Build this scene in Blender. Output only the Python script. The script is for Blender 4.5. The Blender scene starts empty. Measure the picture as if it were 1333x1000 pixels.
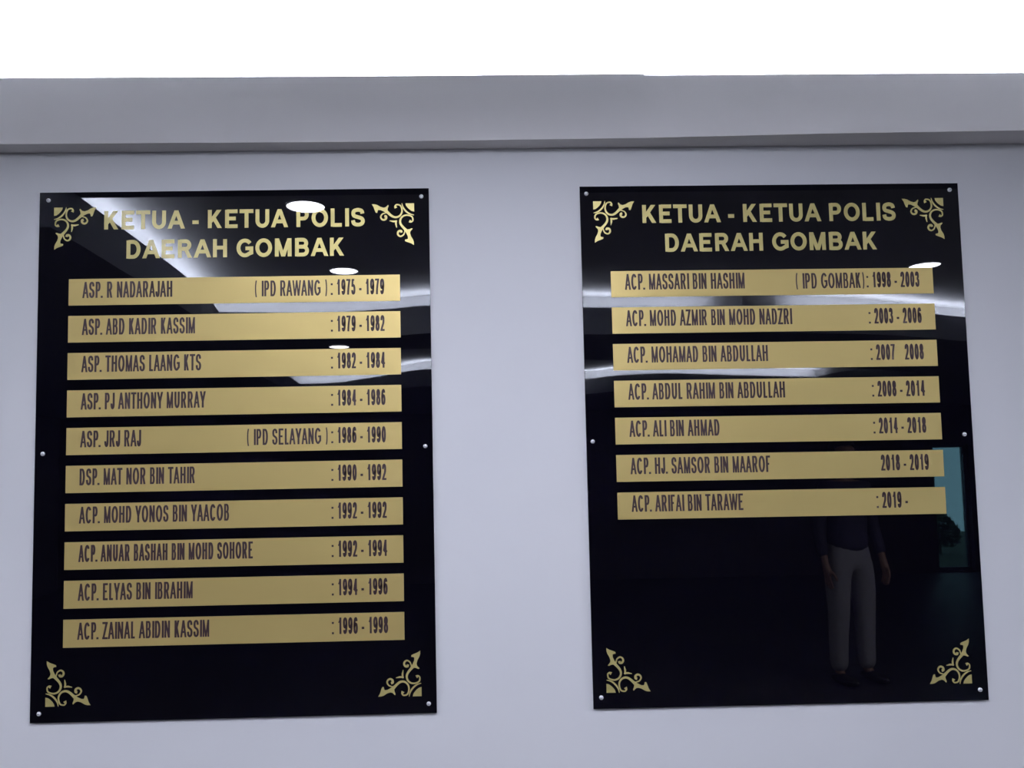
import bpy, bmesh, math, random
from mathutils import Vector, Matrix
PI = math.pi
random.seed(4)
S = bpy.context.scene
COL = S.collection

# ------------------------------------------------------------------ camera, world, exposure
cd = bpy.data.cameras.new('camera')
cam = bpy.data.objects.new('camera', cd); COL.objects.link(cam); S.camera = cam
cd.sensor_width = 36.0
cd.lens = 1050.0 / 1333.0 * 36.0
cd.shift_x = 52.5 / 1333.0
cd.shift_y = 33.2 / 1333.0
cd.clip_start = 0.02
yaw, pit, rol = -2.15e-2, -7.11e-2, -1.79e-2
def rot3(a, b, c):
    Ry = Matrix(((math.cos(a), 0, math.sin(a)), (0, 1, 0), (-math.sin(a), 0, math.cos(a))))
    Rx = Matrix(((1, 0, 0), (0, math.cos(b), -math.sin(b)), (0, math.sin(b), math.cos(b))))
    Rz = Matrix(((math.cos(c), -math.sin(c), 0), (math.sin(c), math.cos(c), 0), (0, 0, 1)))
    return Rz @ Rx @ Ry
M = rot3(yaw, pit, rol)
def tow(v): return Vector((v[0], v[2], -v[1]))       # (right, down, into wall) -> world
rt, dn, fw = tow(M[0]), tow(M[1]), tow(M[2])
mat = Matrix((rt, -dn, -fw)).transposed().to_4x4()
mat.translation = Vector((0.5001, -1.8502, 1.6))
cam.matrix_world = mat

w = bpy.data.worlds.new('world'); S.world = w; w.use_nodes = True
bg = w.node_tree.nodes['Background']
bg.inputs[0].default_value = (0.36, 0.78, 1.0, 1); bg.inputs[1].default_value = 3.0

S.view_settings.view_transform = 'Standard'; S.view_settings.look = 'None'
S.view_settings.gamma = 1.0; S.view_settings.use_curve_mapping = False
S.view_settings.exposure = 0.13
S.cycles.use_denoising = True
S.cycles.max_bounces = 8; S.cycles.diffuse_bounces = 6
S.cycles.sample_clamp_indirect = 8.0

LED = 290.0          # radiance of the hidden cove strips
LEDW = 175.0         # strip in the ledge over the boards
DOWN = 60.0
COOL = (0.88, 0.945, 1.12)

def add_fill(x, y, z, sx, sy, power):
    l = bpy.data.lights.new('fill_light', 'AREA'); l.shape = 'RECTANGLE'; l.size = sx; l.size_y = sy; l.energy = power
    l.color = FILLCOL; o = bpy.data.objects.new('fill_light', l); COL.objects.link(o); o.location = (x, y, z); return o
FILLCOL = (0.85, 0.88, 1.08)
add_fill(0.70, -1.62, 2.615, 0.40, 0.90, 30)      # unseen fill lights, added to brighten and even out the front wall
add_fill(-2.6, -1.9, 2.355, 0.6, 1.2, 62)
add_fill(5.05, -1.9, 2.355, 0.6, 1.2, 125)

# ------------------------------------------------------------------ materials
def mk(name, col, rough=0.5, metal=0.0, **kw):
    m = bpy.data.materials.new(name); m.use_nodes = True
    b = m.node_tree.nodes['Principled BSDF']
    b.inputs['Base Color'].default_value = (*col, 1)
    b.inputs['Roughness'].default_value = rough
    b.inputs['Metallic'].default_value = metal
    for k, v in kw.items(): b.inputs[k].default_value = v
    return m
def noise_bump(m, scale, strength, dist=0.001, stretch=None):
    nt = m.node_tree; b = nt.nodes['Principled BSDF']
    tc = nt.nodes.new('ShaderNodeTexCoord'); n = nt.nodes.new('ShaderNodeTexNoise')
    mp = nt.nodes.new('ShaderNodeMapping')
    if stretch: mp.inputs['Scale'].default_value = stretch
    n.inputs['Scale'].default_value = scale; n.inputs['Detail'].default_value = 4
    bp = nt.nodes.new('ShaderNodeBump'); bp.inputs['Strength'].default_value = strength
    bp.inputs['Distance'].default_value = dist
    nt.links.new(tc.outputs['Object'], mp.inputs[0]); nt.links.new(mp.outputs[0], n.inputs['Vector'])
    nt.links.new(n.outputs[0], bp.inputs['Height']); nt.links.new(bp.outputs[0], b.inputs['Normal'])
    return n
def vary(m, col2, scale, lo=0.35, hi=0.65, stretch=None):
    nt = m.node_tree; b = nt.nodes['Principled BSDF']
    tc = nt.nodes.new('ShaderNodeTexCoord'); n = nt.nodes.new('ShaderNodeTexNoise'); mp = nt.nodes.new('ShaderNodeMapping')
    if stretch: mp.inputs['Scale'].default_value = stretch
    n.inputs['Scale'].default_value = scale; n.inputs['Detail'].default_value = 3
    r = nt.nodes.new('ShaderNodeValToRGB')
    r.color_ramp.elements[0].position = lo; r.color_ramp.elements[1].position = hi
    r.color_ramp.elements[0].color = b.inputs['Base Color'].default_value[:]
    r.color_ramp.elements[1].color = (*col2, 1)
    nt.links.new(tc.outputs['Object'], mp.inputs[0]); nt.links.new(mp.outputs[0], n.inputs['Vector'])
    nt.links.new(n.outputs[0], r.inputs[0]); nt.links.new(r.outputs[0], b.inputs['Base Color'])
def emit(name, col, s):
    m = bpy.data.materials.new(name); m.use_nodes = True; nt = m.node_tree
    nt.nodes.clear(); e = nt.nodes.new('ShaderNodeEmission'); o = nt.nodes.new('ShaderNodeOutputMaterial')
    e.inputs[0].default_value = (*col, 1); e.inputs[1].default_value = s
    nt.links.new(e.outputs[0], o.inputs[0]); return m

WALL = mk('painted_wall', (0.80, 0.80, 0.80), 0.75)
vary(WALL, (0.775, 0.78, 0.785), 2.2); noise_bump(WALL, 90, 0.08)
LEDGEM = mk('painted_ledge', (0.72, 0.695, 0.68), 0.7); noise_bump(LEDGEM, 40, 0.06)
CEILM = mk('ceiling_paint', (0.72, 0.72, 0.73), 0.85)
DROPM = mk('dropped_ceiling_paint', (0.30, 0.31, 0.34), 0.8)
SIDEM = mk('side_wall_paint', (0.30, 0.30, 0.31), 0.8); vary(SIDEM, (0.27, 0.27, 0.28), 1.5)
BACKM = mk('back_wall_wood', (0.07, 0.05, 0.045), 0.55); vary(BACKM, (0.045, 0.03, 0.028), 3, stretch=(8, 8, 0.6))
BLACK = mk('black_acrylic', (0.0020, 0.0018, 0.0042), 0.012); BLACK.node_tree.nodes['Principled BSDF'].inputs['IOR'].default_value = 1.52
EDGE = mk('black_acrylic_edge', (0.002, 0.002, 0.008), 0.25)
GOLD = mk('gold_strip', (0.73, 0.56, 0.205), 0.38, 0.5); noise_bump(GOLD, 260, 0.05, 0.0004, (0.12, 1, 1))
GOLDP = mk('gold_print', (0.74, 0.63, 0.24), 0.40, 0.5); GOLDP.node_tree.nodes['Principled BSDF'].inputs['Coat Weight'].default_value = 1.0; GOLDP.node_tree.nodes['Principled BSDF'].inputs['Coat Roughness'].default_value = 0.012
INK = mk('dark_lettering', (0.042, 0.018, 0.022), 0.5)
CHROME = mk('screw_steel', (0.92, 0.92, 0.93), 0.35, 0.35)
SLOT = mk('screw_recess', (0.05, 0.05, 0.06), 0.5, 0.6)
LEDM = emit('cove_led', COOL, LED); LEDWM = emit('ledge_led', COOL, LEDW); DOWNM = emit('downlight_lens', (0.95, 0.97, 1.1), DOWN)
WHITEP = mk('white_plastic', (0.8, 0.8, 0.8), 0.4)
ALU = mk('window_aluminium', (0.05, 0.06, 0.09), 0.4, 0.5)
GLASS = mk('window_glass', (0.9, 0.97, 0.97), 0.0); GLASS.node_tree.nodes['Principled BSDF'].inputs['Transmission Weight'].default_value = 1.0
LEAF = mk('shrub_leaf', (0.02, 0.04, 0.018), 0.7); vary(LEAF, (0.03, 0.06, 0.02), 9)
PAVE = mk('outdoor_grass', (0.022, 0.035, 0.016), 0.9); vary(PAVE, (0.03, 0.045, 0.02), 2)
FLOORM = mk('floor_granite', (0.035, 0.033, 0.035), 0.5)
def floor_tiles():
    nt = FLOORM.node_tree; b = nt.nodes['Principled BSDF']
    tc = nt.nodes.new('ShaderNodeTexCoord'); br = nt.nodes.new('ShaderNodeTexBrick')
    br.offset = 0; br.inputs['Scale'].default_value = 1.0
    br.inputs['Brick Width'].default_value = 0.6; br.inputs['Row Height'].default_value = 0.6
    br.inputs['Mortar Size'].default_value = 0.003
    br.inputs['Color1'].default_value = (0.04, 0.036, 0.036, 1); br.inputs['Color2'].default_value = (0.03, 0.03, 0.034, 1)
    br.inputs['Mortar'].default_value = (0.015, 0.015, 0.015, 1)
    nt.links.new(tc.outputs['Object'], br.inputs['Vector']); nt.links.new(br.outputs[0], b.inputs['Base Color'])
floor_tiles()

# ------------------------------------------------------------------ helpers
def link(name, me, m, parent=None, loc=None):
    o = bpy.data.objects.new(name, me); COL.objects.link(o)
    if m and not me.materials: me.materials.append(m)
    if parent: o.parent = parent
    if loc: o.location = loc
    return o
def obj(name, bm, m, parent=None, smooth=False, loc=None):
    me = bpy.data.meshes.new(name); bm.to_mesh(me); bm.free()
    if smooth:
        for p in me.polygons: p.use_smooth = True
    return link(name, me, m, parent, loc)
def struct(o): o['kind'] = 'structure'; return o
def tag(o, label, cat, group=None):
    o['label'] = label; o['category'] = cat
    if group: o['group'] = group
    return o
def empty(name, loc):
    o = bpy.data.objects.new(name, None); COL.objects.link(o); o.location = loc; o.empty_display_size = 0.1; return o
def box(bm, x0, x1, y0, y1, z0, z1):
    v = [bm.verts.new(p) for p in ((x0,y0,z0),(x1,y0,z0),(x1,y1,z0),(x0,y1,z0),(x0,y0,z1),(x1,y0,z1),(x1,y1,z1),(x0,y1,z1))]
    for f in ((3,2,1,0),(4,5,6,7),(0,1,5,4),(1,2,6,5),(2,3,7,6),(3,0,4,7)): bm.faces.new([v[i] for i in f])
def bxo(name, m, d, parent=None, bevel=0):
    bm = bmesh.new(); box(bm, *d)
    if bevel: bmesh.ops.bevel(bm, geom=bm.edges[:], offset=bevel, segments=2, profile=0.7, affect='EDGES')
    return obj(name, bm, m, parent)
def slab(name, m, outer, holes, z0, z1, parent=None):
    cu = bpy.data.curves.new(name, 'CURVE'); cu.dimensions = '2D'; cu.fill_mode = 'BOTH'; cu.extrude = (z1 - z0) / 2
    for loop in [outer] + holes:
        sp = cu.splines.new('POLY'); sp.points.add(len(loop) - 1)
        for p, q in zip(sp.points, loop): p.co = (q[0], q[1], 0, 1)
        sp.use_cyclic_u = True
    t = bpy.data.objects.new('tmp', cu); COL.objects.link(t)
    bpy.context.view_layer.update()
    me = bpy.data.meshes.new_from_object(t.evaluated_get(bpy.context.evaluated_depsgraph_get()))
    bpy.data.objects.remove(t); me.transform(Matrix.Translation((0, 0, (z0 + z1) / 2))); me.materials.clear()
    return link(name, me, m, parent)
def catmull(P, n=6):
    out = []
    for i in range(len(P) - 1):
        p0 = P[max(i-1, 0)]; p1 = P[i]; p2 = P[i+1]; p3 = P[min(i+2, len(P)-1)]
        for k in range(n):
            t = k / n
            out.append(tuple(0.5 * ((2*b) + (-a+c)*t + (2*a-5*b+4*c-d)*t*t + (-a+3*b-3*c+d)*t**3) for a, b, c, d in zip(p0, p1, p2, p3)))
    out.append(tuple(P[-1])); return out

# ------------------------------------------------------------------ the room
WY = 0.005                  # face of the front wall
X0, X1, YB, ZC = -5.0, 8.6, -9.5, 2.62
struct(bxo('wall_front', WALL, (X0, X1, WY, WY + 0.2, 0, ZC + 0.3)))
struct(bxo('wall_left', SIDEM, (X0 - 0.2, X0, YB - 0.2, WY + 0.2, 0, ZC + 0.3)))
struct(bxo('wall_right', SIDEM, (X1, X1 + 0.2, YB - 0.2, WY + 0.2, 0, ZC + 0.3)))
WX0, WX1, WZ0, WZ1 = 7.28, 7.80, 0.02, 1.80
bm = bmesh.new()
box(bm, X0, WX0, YB - 0.2, YB, 0, ZC + 0.3); box(bm, WX1, X1, YB - 0.2, YB, 0, ZC + 0.3)
box(bm, WX0, WX1, YB - 0.2, YB, 0, WZ0); box(bm, WX0, WX1, YB - 0.2, YB, WZ1, ZC + 0.3)
struct(obj('wall_back', bm, BACKM))
struct(bxo('floor', FLOORM, (X0 - 0.2, X1 + 0.2, YB - 0.2, WY + 0.2, -0.15, 0)))
struct(bxo('ceiling', CEILM, (X0, X1, YB, WY, ZC, ZC + 0.15)))
bb = struct(bxo('baseboard_front', WHITEP, (X0, X1, WY - 0.015, WY, 0, 0.1), bevel=0.003))

# dropped ceiling with two wavy cove openings
LOW, LIP = 2.36, 2.52
def loop_of(parts, n=6):
    out = []
    for seg in parts:
        s = catmull(seg, n) if len(seg) > 2 else list(seg)
        if out and (Vector(out[-1]) - Vector(s[0])).length < 1e-6: s = s[1:]
        out += s
    if (Vector(out[-1]) - Vector(out[0])).length < 1e-6: out.pop()
    return out
far1 = [(-0.85, -2.80), (-0.26, -2.85), (0.10, -2.78), (0.40, -2.68), (0.80, -2.70), (1.25, -2.80), (1.68, -2.83), (2.25, -2.82), (2.86, -2.91), (3.32, -3.06), (3.84, -3.30), (4.6, -3.55)]
tray1 = loop_of([[(-0.735, -0.82), (-0.76, -2.04), (-0.85, -2.80)], far1, [(4.6, -3.55), (4.6, -0.82)], [(4.6, -0.82), (-0.735, -0.82)]])
near2 = [(4.7, -5.2), (3.56, -4.6), (2.0, -4.05), (1.5, -3.95), (1.0, -3.6), (0.35, -3.28), (-0.3, -3.55), (-1.02, -4.1)]
far2 = [(-1.15, -6.78), (-0.73, -6.70), (-0.19, -6.12), (0.28, -5.66), (0.9, -6.1), (1.5, -6.6), (1.9, -6.75), (2.2, -6.45), (2.7, -6.33), (3.5, -6.60), (4.47, -6.9)]
tray2 = loop_of([far2, [(4.47, -6.9), (4.7, -5.2)], near2, [(-1.02, -4.1), (-1.15, -6.78)]])
def area(p): return sum(a[0]*b[1] - b[0]*a[1] for a, b in zip(p, p[1:] + p[:1])) / 2
def offset(p, d):           # outward
    s = 1 if area(p) > 0 else -1; out = []
    for i in range(len(p)):
        a, b, c = Vector(p[i-1]), Vector(p[i]), Vector(p[(i+1) % len(p)])
        e1, e2 = (b-a).normalized(), (c-b).normalized()
        n1, n2 = Vector((e1.y, -e1.x))*s, Vector((e2.y, -e2.x))*s
        n = (n1+n2); n.normalize(); k = 1 / max(0.5, n.dot(n1))
        out.append(tuple(b + n*d*k))
    return out
YN = -0.62                  # front edge of the dropped ceiling
outer = [(X0, YN), (-0.735, YN), (-0.735, -0.82)]
# tray 1 is open towards the boards apart from a shallow beam, so the outline runs round it
i0 = tray1.index((4.6, -3.55))
out1 = [(X0, YN), (-0.735, YN)] + tray1[:i0 + 1] + [(4.6, YN), (X1, YN), (X1, YB), (X0, YB)]
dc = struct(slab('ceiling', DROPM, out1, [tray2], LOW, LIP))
big1 = offset(tray1, 0.17); big2 = offset(tray2, 0.17)
j0 = max(range(len(tray1)), key=lambda i: -abs(tray1[i][0]-4.6) - abs(tray1[i][1]+3.55)); 
out2 = [(X0, YN), (big1[0][0], YN)] + big1[:j0 + 1] + [(big1[j0][0], YN), (X1, YN), (X1, YB), (X0, YB)]
out2 = [q for k, q in enumerate(out2)]
struct(slab('ceiling', CEILM, out2, [big2], LIP, ZC))
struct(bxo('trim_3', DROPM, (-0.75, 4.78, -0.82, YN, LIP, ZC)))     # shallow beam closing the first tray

def strip_along(pts, wd, z, name, m, parent, skip=None):
    bm = bmesh.new(); prev = None
    for i in range(len(pts)):
        a = Vector(pts[max(i-1, 0)]); c = Vector(pts[min(i+1, len(pts)-1)]); d = (c-a).normalized(); n = Vector((-d.y, d.x))
        p = Vector(pts[i]); l, r = p + n*wd/2, p - n*wd/2
        cur = [bm.verts.new((*l, z)), bm.verts.new((*r, z)), bm.verts.new((*l, z+0.006)), bm.verts.new((*r, z+0.006))]
        if prev and not (skip and skip[0] < p.x < skip[1]):
            for q in ((2, 3),): bm.faces.new((prev[q[0]], prev[q[1]], cur[q[1]], cur[q[0]]))
        prev = cur
    bmesh.ops.recalc_face_normals(bm, faces=bm.faces[:])
    return obj(name, bm, m, parent)
o1 = offset(tray1, 0.085)
strip_along(o1[:j0 + 1], 0.014, LIP, 'led_strip', LEDM, dc, skip=(2.12, 2.55))
o2 = offset(tray2, 0.085); k1 = len(catmull(far2)) 
strip_along(o2[:k1], 0.014, LIP, 'led_strip', LEDM, dc)

# ledge above the boards, in two lengths that meet at a joint
def ledge(name, xs):
    fine = []
    for a, b in zip(xs, xs[1:]):
        k = max(2, int((b[0] - a[0]) / 0.06))
        fine += [tuple(u + (v - u)*i/k for u, v in zip(a, b)) for i in range(k)]
    xs = fine + [xs[-1]]
    bm = bmesh.new(); prev = None
    for x, b, t, zt in xs:
        pr = [(WY, 2.349), (-b, 2.349), (-t, zt), (-t + 0.009, zt), (-t + 0.012, 2.480), (WY, 2.480)]
        cur = [bm.verts.new((x, y, z)) for y, z in pr]
        if prev:
            for i in range(6): bm.faces.new((prev[i], prev[(i+1) % 6], cur[(i+1) % 6], cur[i]))
        else: bm.faces.new(cur)
        prev = cur
    bm.faces.new(prev[::-1]); bmesh.ops.recalc_face_normals(bm, faces=bm.faces[:])
    return struct(obj(name, bm, LEDGEM))
t1 = ledge('trim_1', [(X0, 0.060, 0.064, 2.5), (-0.52, 0.048, 0.057, 2.5), (0.3, 0.043, 0.052, 2.5), (0.952, 0.050, 0.054, 2.5)])
t2 = ledge('trim_2', [(0.952, 0.050, 0.048, 2.499), (1.4, 0.066, 0.046, 2.5), (1.83, 0.073, 0.045, 2.5), (3.0, 0.078, 0.045, 2.5), (X1, 0.078, 0.045, 2.5)])
bxo('led_strip', LEDWM, (X0 + 0.05, 0.94, -0.030, -0.018, 2.480, 2.485), t1)
bxo('led_strip', LEDWM, (0.965, X1 - 0.05, -0.026, -0.015, 2.480, 2.485), t2)

# back window with daylight
bm = bmesh.new(); f = 0.045
box(bm, WX0, WX0 + f, YB - 0.12, YB - 0.06, WZ0, WZ1); box(bm, WX1 - f, WX1, YB - 0.12, YB - 0.06, WZ0, WZ1)
box(bm, WX0 + f, WX1 - f, YB - 0.12, YB - 0.06, WZ0, WZ0 + f); box(bm, WX0 + f, WX1 - f, YB - 0.12, YB - 0.06, WZ1 - f, WZ1)
wf = struct(obj('window_1', bm, ALU))
bxo('pane', GLASS, (WX0 + f, WX1 - f, YB - 0.094, YB - 0.088, WZ0 + f, WZ1 - f), wf)
struct(bxo('ground', PAVE, (3, 14, -16, YB - 0.2, -0.15, -0.02)))

# ------------------------------------------------------------------ lettering
ADV = dict(A=1366,B=1366,C=1479,D=1479,E=1366,F=1251,G=1593,H=1479,I=569,J=1024,K=1366,L=1139,M=1706,N=1479,O=1593,P=1366,R=1479,S=1366,T=1251,U=1479,W=1933,Y=1366,Z=1251)
ADVB = dict(A=1479,B=1479,C=1479,D=1479,E=1366,F=1251,G=1593,H=1479,I=569,J=1139,K=1479,L=1251,M=1706,N=1479,O=1593,P=1366,R=1479,S=1366,T=1251,U=1479,W=1933,Y=1366,Z=1251)
SB = dict(A=0, T=.02, Y=0, W=0, C=.06, G=.06, O=.06, S=.06, J=.03, Z=.03)
def arc(cx, cy, rx, ry, a0, a1, n=14):
    return [(cx + rx*math.cos(math.radians(a0+(a1-a0)*i/n)), cy + ry*math.sin(math.radians(a0+(a1-a0)*i/n))) for i in range(n+1)]
s6 = catmull([(.93,.79),(.80,.95),(.52,1),(.17,.87),(0,.50),(0,.34),(.12,.08),(.5,0),(.88,.10),(1,.32),(.87,.55),(.52,.63),(.17,.54),(.02,.36)], 4)
GL = {
 'A': [('D',0,0,.5,1),('D',1,0,.5,1),('P',[(.17,.29),(.83,.29)])],
 'B': [('P',[(0,-.1),(0,1.1)]),('P',[(0,1)]+arc(.58,.765,.34,.235,90,-90,9)+[(0,.53)]),('P',[(0,.53)]+arc(.62,.265,.38,.265,90,-90,9)+[(0,0)])],
 'C': [('P',arc(.5,.5,.5,.5,38,322,22))],
 'D': [('P',[(0,-.1),(0,1.1)]),('P',[(0,1)]+arc(.45,.5,.55,.5,90,-90)+[(0,0)])],
 'E': [('P',[(0,-.1),(0,1.1)]),('P',[(0,1),(1.1,1)]),('P',[(0,.52),(1.02,.52)]),('P',[(0,0),(1.1,0)])],
 'F': [('P',[(0,-.1),(0,1.1)]),('P',[(0,1),(1.1,1)]),('P',[(0,.5),(.95,.5)])],
 'G': [('P',arc(.5,.5,.5,.5,38,308,22)+[(1,.17),(1,.47),(.54,.47)])],
 'H': [('P',[(0,-.1),(0,1.1)]),('P',[(1,-.1),(1,1.1)]),('P',[(0,.54),(1,.54)])],
 'I': [('P',[(.5,-.1),(.5,1.1)])],
 'J': [('P',[(1,1.1),(1,.28)]+arc(.5,.28,.5,.28,0,-180,10)+[(0,.33)])],
 'K': [('P',[(0,-.1),(0,1.1)]),('D',.0,.30,.94,1),('D',1,0,.34,.62)],
 'L': [('P',[(0,1.1),(0,-.1)]),('P',[(0,0),(1.1,0)])],
 'M': [('P',[(0,-.1),(0,1.1)]),('P',[(1,-.1),(1,1.1)]),('D',.5,0,.02,1),('D',.5,0,.98,1)],
 'N': [('P',[(0,-.1),(0,1.1)]),('P',[(1,-.1),(1,1.1)]),('D',.98,0,.02,1)],
 'O': [('O',arc(.5,.5,.5,.5,0,360,28))],
 'P': [('P',[(0,-.1),(0,1.1)]),('P',[(0,1)]+arc(.6,.73,.4,.27,90,-90,10)+[(0,.46)])],
 'R': [('P',[(0,-.1),(0,1.1)]),('P',[(0,1)]+arc(.58,.745,.36,.255,90,-90,10)+[(0,.49)]),('D',1,0,.56,.5)],
 'S': [('P',catmull([(.96,.74),(.86,.93),(.5,1),(.12,.92),(.04,.74),(.14,.59),(.5,.51),(.86,.42),(1,.26),(.88,.07),(.5,0),(.11,.08),(0,.30)],4))],
 'T': [('P',[(.5,-.1),(.5,1)]),('P',[(-.1,1),(1.1,1)])],
 'U': [('P',[(0,1.1),(0,.36)]+arc(.5,.36,.5,.36,180,360,14)+[(1,1.1)])],
 'W': [('D',.24,0,0,1),('D',.26,0,.5,1),('D',.74,0,.5,1),('D',.76,0,1,1)],
 'Y': [('P',[(.5,-.1),(.5,.5)]),('D',.5,.38,0,1),('D',.5,.38,1,1)],
 'Z': [('P',[(-.1,1),(1.1,1)]),('P',[(-.1,0),(1.1,0)]),('D',0,0,1,1)],
 '0': [('O',arc(.5,.5,.5,.5,0,360,24))],
 '1': [('P',[(.68,-.1),(.68,1.08)]),('P',[(.66,.97),(.50,.83),(.16,.70)])],
 '2': [('P',catmull([(.03,.70),(.13,.92),(.5,1),(.86,.92),(.95,.72),(.82,.48),(.35,.22),(.06,.02)],4)),('P',[(-.1,0),(1.1,0)])],
 '3': [('P',catmull([(.04,.76),(.15,.94),(.47,1),(.82,.93),(.9,.75),(.80,.60),(.42,.54)],4)),('P',catmull([(.42,.54),(.86,.47),(1,.28),(.88,.07),(.48,0),(.12,.08),(0,.27)],4))],
 '4': [('P',[(.76,-.1),(.76,1.1)]),('D',.02,.30,.74,1),('P',[(0,.27),(1.08,.27)])],
 '5': [('P',[(.93,1),(.20,1),(.08,.50)]),('P',catmull([(.08,.50),(.28,.60),(.55,.63),(.88,.53),(1,.31),(.86,.07),(.47,0),(.12,.08),(0,.26)],4))],
 '6': [('P',s6)], '9': [('P',[(1-u, 1-v) for u, v in s6])],
 '7': [('P',[(-.1,1),(1.1,1)]),('P',catmull([(.97,.98),(.66,.62),(.45,.30),(.36,-.1)],4))],
 '8': [('O',arc(.5,.775,.42,.225,0,360,18)),('O',arc(.5,.275,.5,.275,0,360,18))],
}
def stroke_mesh(bm, pts, wd, y, th, closed=False, widths=None):
    """flat raised stroke with mitred joints in the x-z plane"""
    pts = [p for i, p in enumerate(pts) if i == 0 or (Vector(p) - Vector(pts[i-1])).length > 1e-7]
    n = len(pts)
    if closed and (Vector(pts[0]) - Vector(pts[-1])).length < 1e-7: pts = pts[:-1]; n -= 1
    rows = []
    for i in range(n):
        p = Vector(pts[i])
        a = Vector(pts[i-1]) if (i > 0 or closed) else None
        c = Vector(pts[(i+1) % n]) if (i < n-1 or closed) else None
        e1 = (p-a).normalized() if a is not None else (c-p).normalized()
        e2 = (c-p).normalized() if c is not None else e1
        n1, n2 = Vector((-e1.y, e1.x)), Vector((-e2.y, e2.x)); nn = n1 + n2
        if nn.length < 1e-6: nn = n1
        nn.normalize(); k = 1 / max(0.45, nn.dot(n1))
        h = (widths[i] if widths else wd) / 2 * k
        l, r = p + nn*h, p - nn*h
        rows.append([bm.verts.new((l.x, y-th, l.y)), bm.verts.new((r.x, y-th, r.y)), bm.verts.new((l.x, y, l.y)), bm.verts.new((r.x, y, r.y))])
    for i in range(n if closed else n-1):
        A, B = rows[i], rows[(i+1) % n]
        bm.faces.new((A[0], A[1], B[1], B[0])); bm.faces.new((A[2], A[0], B[0], B[2])); bm.faces.new((A[1], A[3], B[3], B[1]))
    if not closed:
        for A in (rows[0], rows[-1]): bm.faces.new((A[0], A[1], A[3], A[2]))
def prism(bm, poly, y, th):
    f = [bm.verts.new((a, y-th, b)) for a, b in poly]; g = [bm.verts.new((a, y, b)) for a, b in poly]
    bm.faces.new(f)
    for i in range(len(poly)): j = (i+1) % len(poly); bm.faces.new((f[i], g[i], g[j], f[j]))
def text_mesh(name, txt, x0, x1, zb, H, st, y, th, m, parent, bold=False, slope=0.0):
    adv = ADVB if bold else ADV
    items = []; X = 0.0; th0 = th
    for ch in txt:
        if ch == ' ': X += 569/1466*(1.0 if bold else 1.22); continue
        a = adv.get(ch, {'.':569,':':569 if not bold else 682,'-':682,'(':682,')':682}.get(ch, 1139))/1466
        if ch == '1': pass
        sb = SB.get(ch, .10 if ch.isalpha() else .06)
        if ch in '.:': sb = .13
        if ch in '()': sb = .10
        if ch == '.' and not bold and items and items[-1][0] == 'P': X -= .10
        if ch == '-': sb = .05 if bold else .04
        items.append((ch, X + sb, a - 2*sb)); X += a
    L = items[0][1]; R = items[-1][1] + items[-1][2]; sx = (x1 - x0) / (R - L)
    bm = bmesh.new(); k = 0; st0 = st
    for ch, a, wv in items:
        st = st0
        gx0 = x0 + (a - L)*sx; gw = wv*sx
        up = slope*(gx0 - x0); yy = y
        if ch in '.:':
            s = st*1.02
            for zz in ((0,) if ch == '.' else (0, .62*H)):
                cx = gx0 + gw/2; prism(bm, [(cx-s/2, zb+zz+up), (cx+s/2, zb+zz+up), (cx+s/2, zb+zz+s+up), (cx-s/2, zb+zz+s+up)], yy, th)
            continue
        if ch == '-':
            stroke_mesh(bm, [(gx0, zb+.34*H+up), (gx0+gw, zb+.34*H+up)], st*(1 if bold else 1.15), yy, th); continue
        if ch in '()':
            q = arc(1.0, .5, 1.0, .62, 125, 235, 10) if ch == '(' else arc(0, .5, 1.0, .62, 55, -55, 10)
            stroke_mesh(bm, [(gx0 + u*gw, zb - .04*H + (v)*H*1.05 + up) for u, v in q], st*.62, yy, th); continue
        st = st0 * (0.82 if ch in 'MW' and not bold else 0.92 if ch in 'NBA' and not bold else 1.0)
        iw = max(gw - st, 1e-4)
        fx = lambda u: gx0 if u < -.05 else (gx0 + gw if u > 1.05 else gx0 + st/2 + u*iw)
        sh = st*(0.86 if bold else 0.92)
        def fz(v):
            if v < -.05: return zb + up
            if v > 1.05: return zb + H + up
            return zb + sh/2 + v*(H - sh) + up
        for gi, g in enumerate(GL[ch]):
            th = th0 + gi*3e-5
            if g[0] == 'D':
                _, u0, v0, u1, v1 = g
                ax, bx_ = fx(u0), fx(u1); az = zb + v0*H + up; bz = zb + v1*H + up
                ang = math.atan2(abs(bz-az), abs(bx_-ax)); hw = st*0.97/max(.5, math.sin(ang))/2
                prism(bm, [(ax-hw, az), (ax+hw, az), (bx_+hw, bz), (bx_-hw, bz)], yy, th)
            else:
                stroke_mesh(bm, [(fx(u), fz(v)) for u, v in g[1]], st, yy, th, closed=(g[0] == 'O'))
    bmesh.ops.recalc_face_normals(bm, faces=bm.faces[:])
    return obj(name, bm, m, parent)

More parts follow.
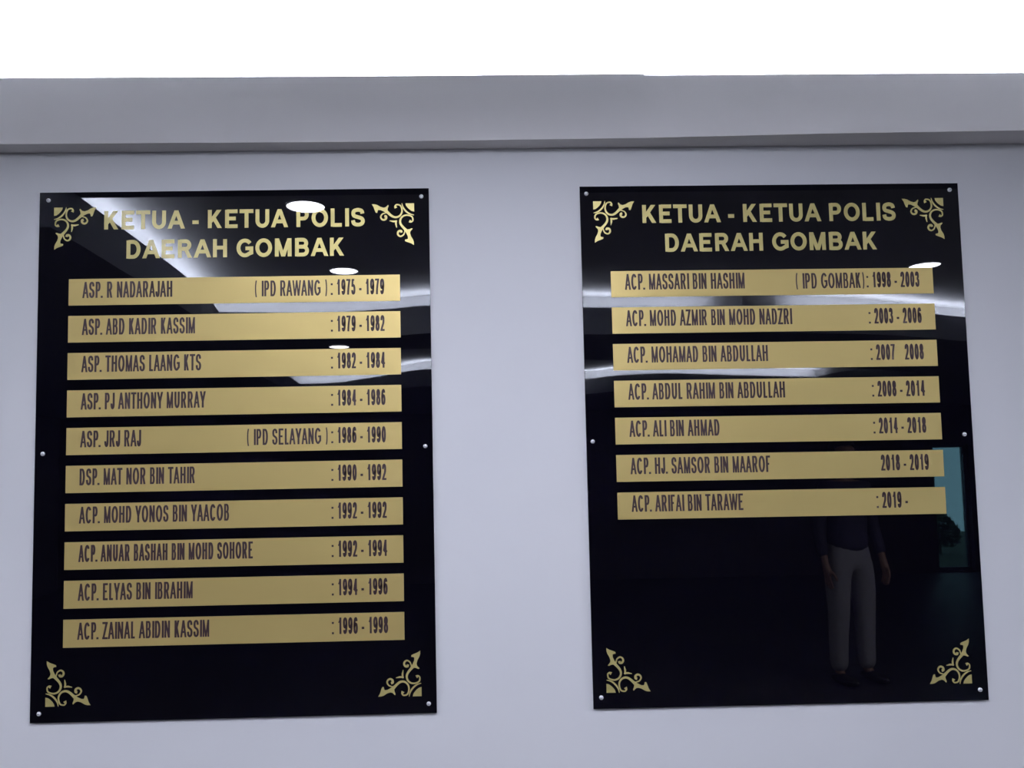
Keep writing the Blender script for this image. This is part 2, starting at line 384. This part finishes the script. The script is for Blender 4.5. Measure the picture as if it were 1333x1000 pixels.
# ------------------------------------------------------------------ corner ornament (unit square, corner leaf at 0,0)
def orn_shapes():
    sh = []                                              # (kind, points, widths)
    sh.append(('poly', [(0,.008),(.205,.008),(.192,.06),(.155,.112),(.112,.155),(.06,.192),(.008,.205),(0,.205)], None))
    P = catmull([(.288,.005),(.262,.10),(.195,.195),(.10,.262),(.005,.288)], 5); n = len(P)
    sh.append(('line', P, [.014 + .026*math.sin(PI*i/(n-1)) for i in range(n)]))
    half = []
    P = catmull([(.428,.118),(.447,.075),(.425,.040),(.382,.036),(.330,.055),(.296,.125),(.292,.213),(.333,.292),(.412,.334),(.494,.324),(.575,.268),(.650,.190)], 5); n = len(P)
    half.append(('line', P, [max(.034, .075 - .006*i) if i < 14 else .034 + .03*((i-14)/(n-15))**2 for i in range(n)]))
    half.append(('poly', [(1.0,.018),(.93,.020),(.87,.038),(.79,.085),(.72,.105),(.672,.095),(.612,.040),(.600,.070),(.622,.118),(.628,.165),(.600,.225),(.628,.262),(.672,.222),(.724,.192),(.79,.160),(.848,.158),(.862,.185),(.868,.228),(.905,.224),(.925,.180),(.958,.085)], None))
    P = catmull([(.640,.225),(.700,.236),(.756,.262),(.790,.325),(.765,.378),(.715,.395),(.668,.368),(.664,.318),(.702,.305)], 5); n = len(P)
    half.append(('line', P, [.024 + .034*(i/(n-1)) for i in range(n)]))
    half.append(('line', [(.412,.420),(.445,.432),(.500,.434),(.585,.418)], [.040,.040,.042,.016]))
    for k, P, wd in half:
        sh.append((k, P, wd)); sh.append((k, [(v, u) for u, v in P], wd))
    return sh
SHAPES = orn_shapes()
def ornament(parent, x0, x1, z0, z1, y):
    bm = bmesh.new()
    for i, (k, P, wd) in enumerate(SHAPES):
        Q = [(x0 + u*(x1-x0), z0 + v*(z1-z0)) for u, v in P]
        s = abs(x1-x0); th = 0.0003 + 0.00001*i
        if k == 'poly':
            prism(bm, Q, y, th)
        else: stroke_mesh(bm, Q, 0, y, th, widths=[a*s for a in wd])
    bmesh.ops.recalc_face_normals(bm, faces=bm.faces[:])
    bmesh.ops.triangulate(bm, faces=[f for f in bm.faces if len(f.verts) > 4])
    return obj('corner_ornament', bm, GOLDP, parent)

# ------------------------------------------------------------------ boards
def dome(bm, x, y, z, r):
    rings = [(1.0, 0), (1.0, .25), (.86, .6), (.55, .88), (.0, 1.0)]; prev = None; N = 14
    for k, (rr, d) in enumerate(rings):
        if rr == 0:
            c = bm.verts.new((x, y - d*r*.75, z))
            for i in range(N): bm.faces.new((prev[i], prev[(i+1) % N], c))
        else:
            cur = [bm.verts.new((x + rr*r*math.cos(2*PI*i/N), y - d*r*.75, z + rr*r*math.sin(2*PI*i/N))) for i in range(N)]
            if prev:
                for i in range(N): bm.faces.new((prev[i], prev[(i+1) % N], cur[(i+1) % N], cur[i]))
            prev = cur
FY = -0.0025                # front face of the panels
def board(label, cx, rz, rows, sx0, screws):
    root = empty('honour_board', (cx, 0, 1.0522)); tag(root, label, 'honour board')
    root.rotation_euler = (0, rz, 0)
    bm = bmesh.new(); box(bm, -.45, .45, FY, WY - 0.0035, 0, 1.2)
    bmesh.ops.bevel(bm, geom=[e for e in bm.edges if abs(e.verts[0].co.y - e.verts[1].co.y) < 1e-6 and e.verts[0].co.y < FY + 1e-5], offset=0.0005, segments=2, profile=.5, affect='EDGES')
    p = obj('panel', bm, BLACK, root)
    for x, z in screws:
        b = bmesh.new(); dome(b, 0, 0, 0, 0.0050); bmesh.ops.recalc_face_normals(b, faces=b.faces[:])
        s = obj('screw', b, CHROME, root, smooth=True, loc=(x, FY, z + .6)); s['label'] = 'small domed silver screw'
        b = bmesh.new(); box(b, -.0022, .0022, -.0038, -.003, -.0004, .0004); obj('slot', b, SLOT, s)
        b = bmesh.new()
        bmesh.ops.create_cone(b, cap_ends=True, segments=12, radius1=.005, radius2=.005, depth=.0032, matrix=Matrix.Translation((0, WY - .0018 - FY, 0)) @ Matrix.Rotation(PI/2, 4, 'X'))
        obj('spacer', b, CHROME, s)
    for (a, b_, c, d) in ((-.4165, -.3195, 1.165, 1.065), (.4155, .3165, 1.165, 1.065), (-.4165, -.3170, .0345, .1345), (.4165, .3195, .0370, .1380)):
        o = ornament(root, a + sx0, b_ + sx0, c, d, FY); o['label'] = 'gold scrollwork printed in a corner'
    h1 = text_mesh('heading', 'KETUA - KETUA POLIS', -.3012 + sx0, .3002 + sx0, 1.1110, .0432, .0090, FY, .0003, GOLDP, root, True)
    h2 = text_mesh('heading', 'DAERAH GOMBAK', -.2495 + sx0, .2510 + sx0, 1.0420, .0428, .0090, FY, .0003, GOLDP, root, True)
    h1['label'] = 'gold heading, first line'; h2['label'] = 'gold heading, second line'
    for i, (nm, xe, mid, dt, d0, d1) in enumerate(rows):
        zt = .6 + .3955 - .0857*i + (.0015 if cx > 1 else 0)
        pl = bxo('name_strip', GOLD, (-.3797 + sx0, .3800 + sx0, FY - .0008, FY + .0001, zt - .0615, zt), root)
        pl['label'] = 'gold name strip dated ' + dt.replace(':', '').replace('   ', ' ').strip()
        y = FY - .0008
        text_mesh('lettering', nm, -.3485 + sx0*.7, xe, zt - .0445, .0375, .0046, y, .0002, INK, pl)
        if mid: text_mesh('lettering', mid[0], mid[1], mid[2], zt - .0465, .0365, .0044, y, .0002, INK, pl)
        text_mesh('lettering', dt, d0, d1, zt - .0455, .0365, .0044, y, .0002, INK, pl)
    return root
RL = [('ASP. R NADARAJAH', -.1436, ('( IPD RAWANG )', .0472, .2104), ': 1975 - 1979'),
      ('ASP. ABD KADIR KASSIM', -.0912, None, ': 1979 - 1982'), ('ASP. THOMAS LAANG KTS', -.0767, None, ': 1982 - 1984'),
      ('ASP. PJ ANTHONY MURRAY', -.0657, None, ': 1984 - 1986'), ('ASP. JRJ RAJ', -.2113, ('( IPD SELAYANG )', .0293, .2095), ': 1986 - 1990'),
      ('DSP. MAT NOR BIN TAHIR', -.0897, None, ': 1990 - 1992'), ('ACP. MOHD YONOS BIN YAACOB', -.0126, None, ': 1992 - 1992'),
      ('ACP. ANUAR BASHAH BIN MOHD SOHORE', .0410, None, ': 1992 - 1994'), ('ACP. ELYAS BIN IBRAHIM', -.0932, None, ': 1994 - 1996'),
      ('ACP. ZAINAL ABIDIN KASSIM', -.0561, None, ': 1996 - 1998')]
RL = [(*r, .2215 - .0003*i, .3435) for i, r in enumerate(RL)]
RR = [('ACP. MASSARI BIN HASHIM', -.0692, ('( IPD GOMBAK)', .0531, .2121), ': 1998 - 2003', .2202, .3442),
      ('ACP. MOHD AZMIR BIN MOHD NADZRI', .0373, None, ': 2003 - 2006', .2210, .3448), ('ACP. MOHAMAD BIN ABDULLAH', -.0217, None, ': 2007   2008', .2209, .3450),
      ('ACP. ABDUL RAHIM BIN ABDULLAH', .0145, None, ': 2008 - 2014', .2199, .3427), ('ACP. ALI BIN AHMAD', -.1416, None, ': 2014 - 2018', .2185, .3410),
      ('ACP. HJ. SAMSOR BIN MAAROF', -.0271, None, '2018 - 2019', .2304, .3422), ('ACP. ARIFAI BIN TARAWE', -.0935, None, ': 2019 -', .2169, .2884)]
board('glossy black honour board with ten gold name strips, the left one', 0.0, -0.0013, RL, 0.0,
      [(-.4295, .5812), (.4325, .5800), (-.4320, -.0050), (.4330, -.0035), (-.4300, -.5800), (.4322, -.5790)])
board('glossy black honour board with seven gold name strips and blank lower third', 1.2514, 0.0013 - 0.0013*0, RR, -0.0030,
      [(-.4350, .5825), (.4295, .5835), (-.4355, .0005), (.4300, .0035), (-.4320, -.5750), (.4308, -.5765)])

# ------------------------------------------------------------------ downlights in the ceiling opposite (seen mirrored in the boards)
def lathe(bm, prof, N=28):
    prev = None
    for r, z in prof:
        cur = [bm.verts.new((r*math.cos(2*PI*i/N), r*math.sin(2*PI*i/N), z)) for i in range(N)]
        if prev:
            for i in range(N): bm.faces.new((prev[i], prev[(i+1) % N], cur[(i+1) % N], cur[i]))
        prev = cur
    return prev
def downlight(x, y, z, r, label):
    root = empty('downlight', (x, y, z)); tag(root, label, 'ceiling light', 'round downlights mirrored in the boards')
    bm = bmesh.new(); lathe(bm, [(r + .006, 0), (r + .005, -.006), (r + .002, -.008), (r, -.003)]); obj('trim_ring', bm, WHITEP, root, True)
    bm = bmesh.new(); last = lathe(bm, [(r, -.004), (r*.96, -.0055)]); bm.faces.new(last); bmesh.ops.recalc_face_normals(bm, faces=bm.faces[:]); obj('lens', bm, DOWNM, root)
downlight(-.062, -1.221, ZC, .072, 'bright round downlight mirrored beside the heading of the left board')
downlight(-.055, -2.247, ZC, .070, 'bright round downlight mirrored just above the top strip of the left board')
downlight(-.205, -3.115, LOW, .060, 'small round downlight mirrored under the second strip of the left board')
downlight(2.989, -2.289, ZC, .073, 'bright round downlight mirrored at the top strip of the right board')

# ------------------------------------------------------------------ shrubs outside the back window (seen mirrored, very dark)
for k, (x, y, r, lab) in enumerate([(7.95, -11.2, .20, 'dark shrub outside the far window, the left one in the mirror'), (8.75, -11.9, .30, 'dark shrub outside the far window, the taller one at the right')]):
    root = empty('garden_shrub', (x, y, -.02)); tag(root, lab, 'shrub')
    bm = bmesh.new()
    for i in range(520):
        t = random.random()*2*PI; h = random.random()**.7; rr = r*math.sin(PI*min(.95, .25 + .7*h))*(.75 + .3*random.random())
        c = Vector((rr*math.cos(t), rr*math.sin(t), .12 + h*r*1.9)); u = Vector((random.gauss(0,1), random.gauss(0,1), random.gauss(0,1))).normalized(); v = u.orthogonal().normalized()
        L = .05 + .03*random.random()
        f = [bm.verts.new(c + a) for a in (-u*L, v*L*.4, u*L, -v*L*.4)]; bm.faces.new(f)
    fo = obj('foliage', bm, LEAF, root); fo['kind'] = 'stuff'
    bm = bmesh.new(); lathe(bm, [(.03, 0), (.025, .3), (.018, r*1.4)], 8); obj('stem', bm, LEAF, root)

# ------------------------------------------------------------------ person mirrored faintly in the right board
SKIN = mk('skin', (0.35, 0.19, 0.12), 0.5); CLOTHT = mk('pale_trousers', (0.36, 0.34, 0.34), 0.85); CLOTHS = mk('dark_shirt', (0.035, 0.03, 0.06), 0.8)
HAIR = mk('dark_hair', (0.01, 0.008, 0.008), 0.5); SHOE = mk('dark_shoe', (0.015, 0.013, 0.012), 0.4); EYEW = mk('eye_white', (0.7, 0.7, 0.7), 0.2); IRIS = mk('iris', (0.03, 0.015, 0.01), 0.2); LIPM = mk('lips', (0.3, 0.10, 0.09), 0.5)
for m_ in (CLOTHT, CLOTHS): noise_bump(m_, 30, .3, .004)
def skinned(name, pts, edges, root_i, m, parent, sub=2):
    me = bpy.data.meshes.new(name); me.from_pydata([p[0] for p in pts], edges, [])
    o = link(name, me, m, parent)
    md = o.modifiers.new('skin', 'SKIN'); md.use_smooth_shade = True
    lay = me.skin_vertices[0].data
    for i, p in enumerate(pts):
        r = p[1] if isinstance(p[1], tuple) else (p[1], p[1]); lay[i].radius = r; lay[i].use_root = (i == root_i)
    sb = o.modifiers.new('sub', 'SUBSURF'); sb.levels = sub; sb.render_levels = sub
    return o
def chain(pts, edges, start, seq):
    prev = start
    for p in seq:
        pts.append(p); edges.append((prev, len(pts) - 1)); prev = len(pts) - 1
    return prev
def person(loc, rz, label):
    root = empty('person', loc); root.rotation_euler = (0, 0, rz); tag(root, label, 'person')
    # body faces +Y
    P = [((0, 0, .95), (.145, .095))]; E_ = []
    chest = chain(P, E_, 0, [((0, 0, 1.08), (.125, .085)), ((0, .005, 1.24), (.15, .10)), ((0, 0, 1.38), (.14, .085))])
    neck = chain(P, E_, chest, [((0, .0, 1.455), .052), ((0, .012, 1.52), .050), ((0, .022, 1.58), (.064, .078)), ((0, .018, 1.655), (.074, .094)), ((0, .008, 1.715), (.060, .075))])
    for s in (-1, 1):
        hip = chain(P, E_, 0, [((s*.09, 0, .88), .088), ((s*.105, .008, .70), .078), ((s*.11, .015, .49), .054), ((s*.115, -.005, .33), .052), ((s*.12, -.01, .10), .034), ((s*.125, .05, .035), (.036, .028)), ((s*.13, .14, .025), (.036, .018))])
        wr = chain(P, E_, chest, [((s*.155, 0, 1.40), .058), ((s*.20, -.005, 1.30), .047), ((s*.235, -.02, 1.11), .036), ((s*.245, .03, .98), .033), ((s*.25, .065, .87), .024), ((s*.25, .085, .80), (.024, .036))])
        hx, hy, hz = s*.25, .085, .80
        for k, (dy, ln) in enumerate([(.030, .070), (.011, .078), (-.009, .072), (-.027, .058)]):
            chain(P, E_, wr, [((hx, hy + dy*.8, hz - .035), .0095), ((hx - s*.004, hy + dy, hz - .035 - ln*.5), .0085), ((hx - s*.016, hy + dy, hz - .035 - ln), .007)])
        chain(P, E_, wr, [((hx - s*.012, hy + .040, hz + .005), .011), ((hx - s*.022, hy + .058, hz - .025), .009), ((hx - s*.026, hy + .062, hz - .050), .0075)])
    body = skinned('body', P, E_, 0, SKIN, root)
    bm = bmesh.new()
    bmesh.ops.create_cone(bm, cap_ends=True, segments=8, radius1=.016, radius2=.006, depth=.045, matrix=Matrix.Translation((0, .112, 1.625)) @ Matrix.Rotation(-.35, 4, 'X'))
    obj('nose', bm, SKIN, root, True)
    for s in (-1, 1):
        bm = bmesh.new(); bmesh.ops.create_uvsphere(bm, u_segments=12, v_segments=8, radius=.013); e = obj('eye', bm, EYEW, root, True, loc=(s*.031, .088, 1.648))
        bm = bmesh.new(); bmesh.ops.create_uvsphere(bm, u_segments=10, v_segments=6, radius=.006); obj('iris', bm, IRIS, e, True, loc=(0, .0085, 0))
        bm = bmesh.new(); bmesh.ops.create_uvsphere(bm, u_segments=10, v_segments=8, radius=.03, matrix=Matrix.Translation((s*.078, .005, 1.635)) @ Matrix.Diagonal((.3, .6, 1, 1))); obj('ear', bm, SKIN, root, True)
        bm = bmesh.new(); bmesh.ops.create_uvsphere(bm, u_segments=14, v_segments=8, radius=.1, matrix=Matrix.Translation((s*.127, .065, .04)) @ Matrix.Diagonal((.5, 1.38, .42, 1)))
        for v in bm.verts: v.co.z = max(v.co.z, .002)
        obj('shoe', bm, SHOE, root, True)
    bm = bmesh.new(); bmesh.ops.create_uvsphere(bm, u_segments=12, v_segments=6, radius=.022, matrix=Matrix.Translation((0, .096, 1.588)) @ Matrix.Diagonal((1, .35, .3, 1))); obj('mouth', bm, LIPM, root, True)
    bm = bmesh.new(); bmesh.ops.create_uvsphere(bm, u_segments=20, v_segments=12, radius=.1, matrix=Matrix.Translation((0, -.012, 1.685)) @ Matrix.Diagonal((.90, 1.05, .95, 1)))
    bmesh.ops.delete(bm, geom=[v for v in bm.verts if v.co.z < 1.63 or (v.co.y > .045 and v.co.z < 1.705)], context='VERTS'); obj('hair', bm, HAIR, root, True)
    T = [((0, 0, .97), (.158, .112))]; TE = []
    chain(T, TE, 0, [((0, 0, 1.08), (.145, .104))])
    for s in (-1, 1): chain(T, TE, 0, [((s*.09, 0, .88), .104), ((s*.107, .008, .70), .094), ((s*.112, .013, .49), .076), ((s*.117, .0, .30), .070), ((s*.12, 0, .075), .062)])
    skinned('trousers', T, TE, 0, CLOTHT, root)
    T = [((0, 0, .90), (.178, .130))]; TE = []
    c2 = chain(T, TE, 0, [((0, 0, 1.04), (.162, .118)), ((0, .005, 1.24), (.166, .116)), ((0, 0, 1.385), (.152, .10)), ((0, .0, 1.44), (.07, .062))])
    for s in (-1, 1): chain(T, TE, 3, [((s*.158, 0, 1.40), .070), ((s*.205, -.005, 1.29), .062), ((s*.237, -.018, 1.12), .052), ((s*.246, .03, .97), .044), ((s*.25, .055, .90), .038)])
    skinned('shirt', T, TE, 0, CLOTHS, root)
person((3.36, -4.06, 0), -.25, 'standing person in pale trousers and dark shirt, mirrored in the right board')
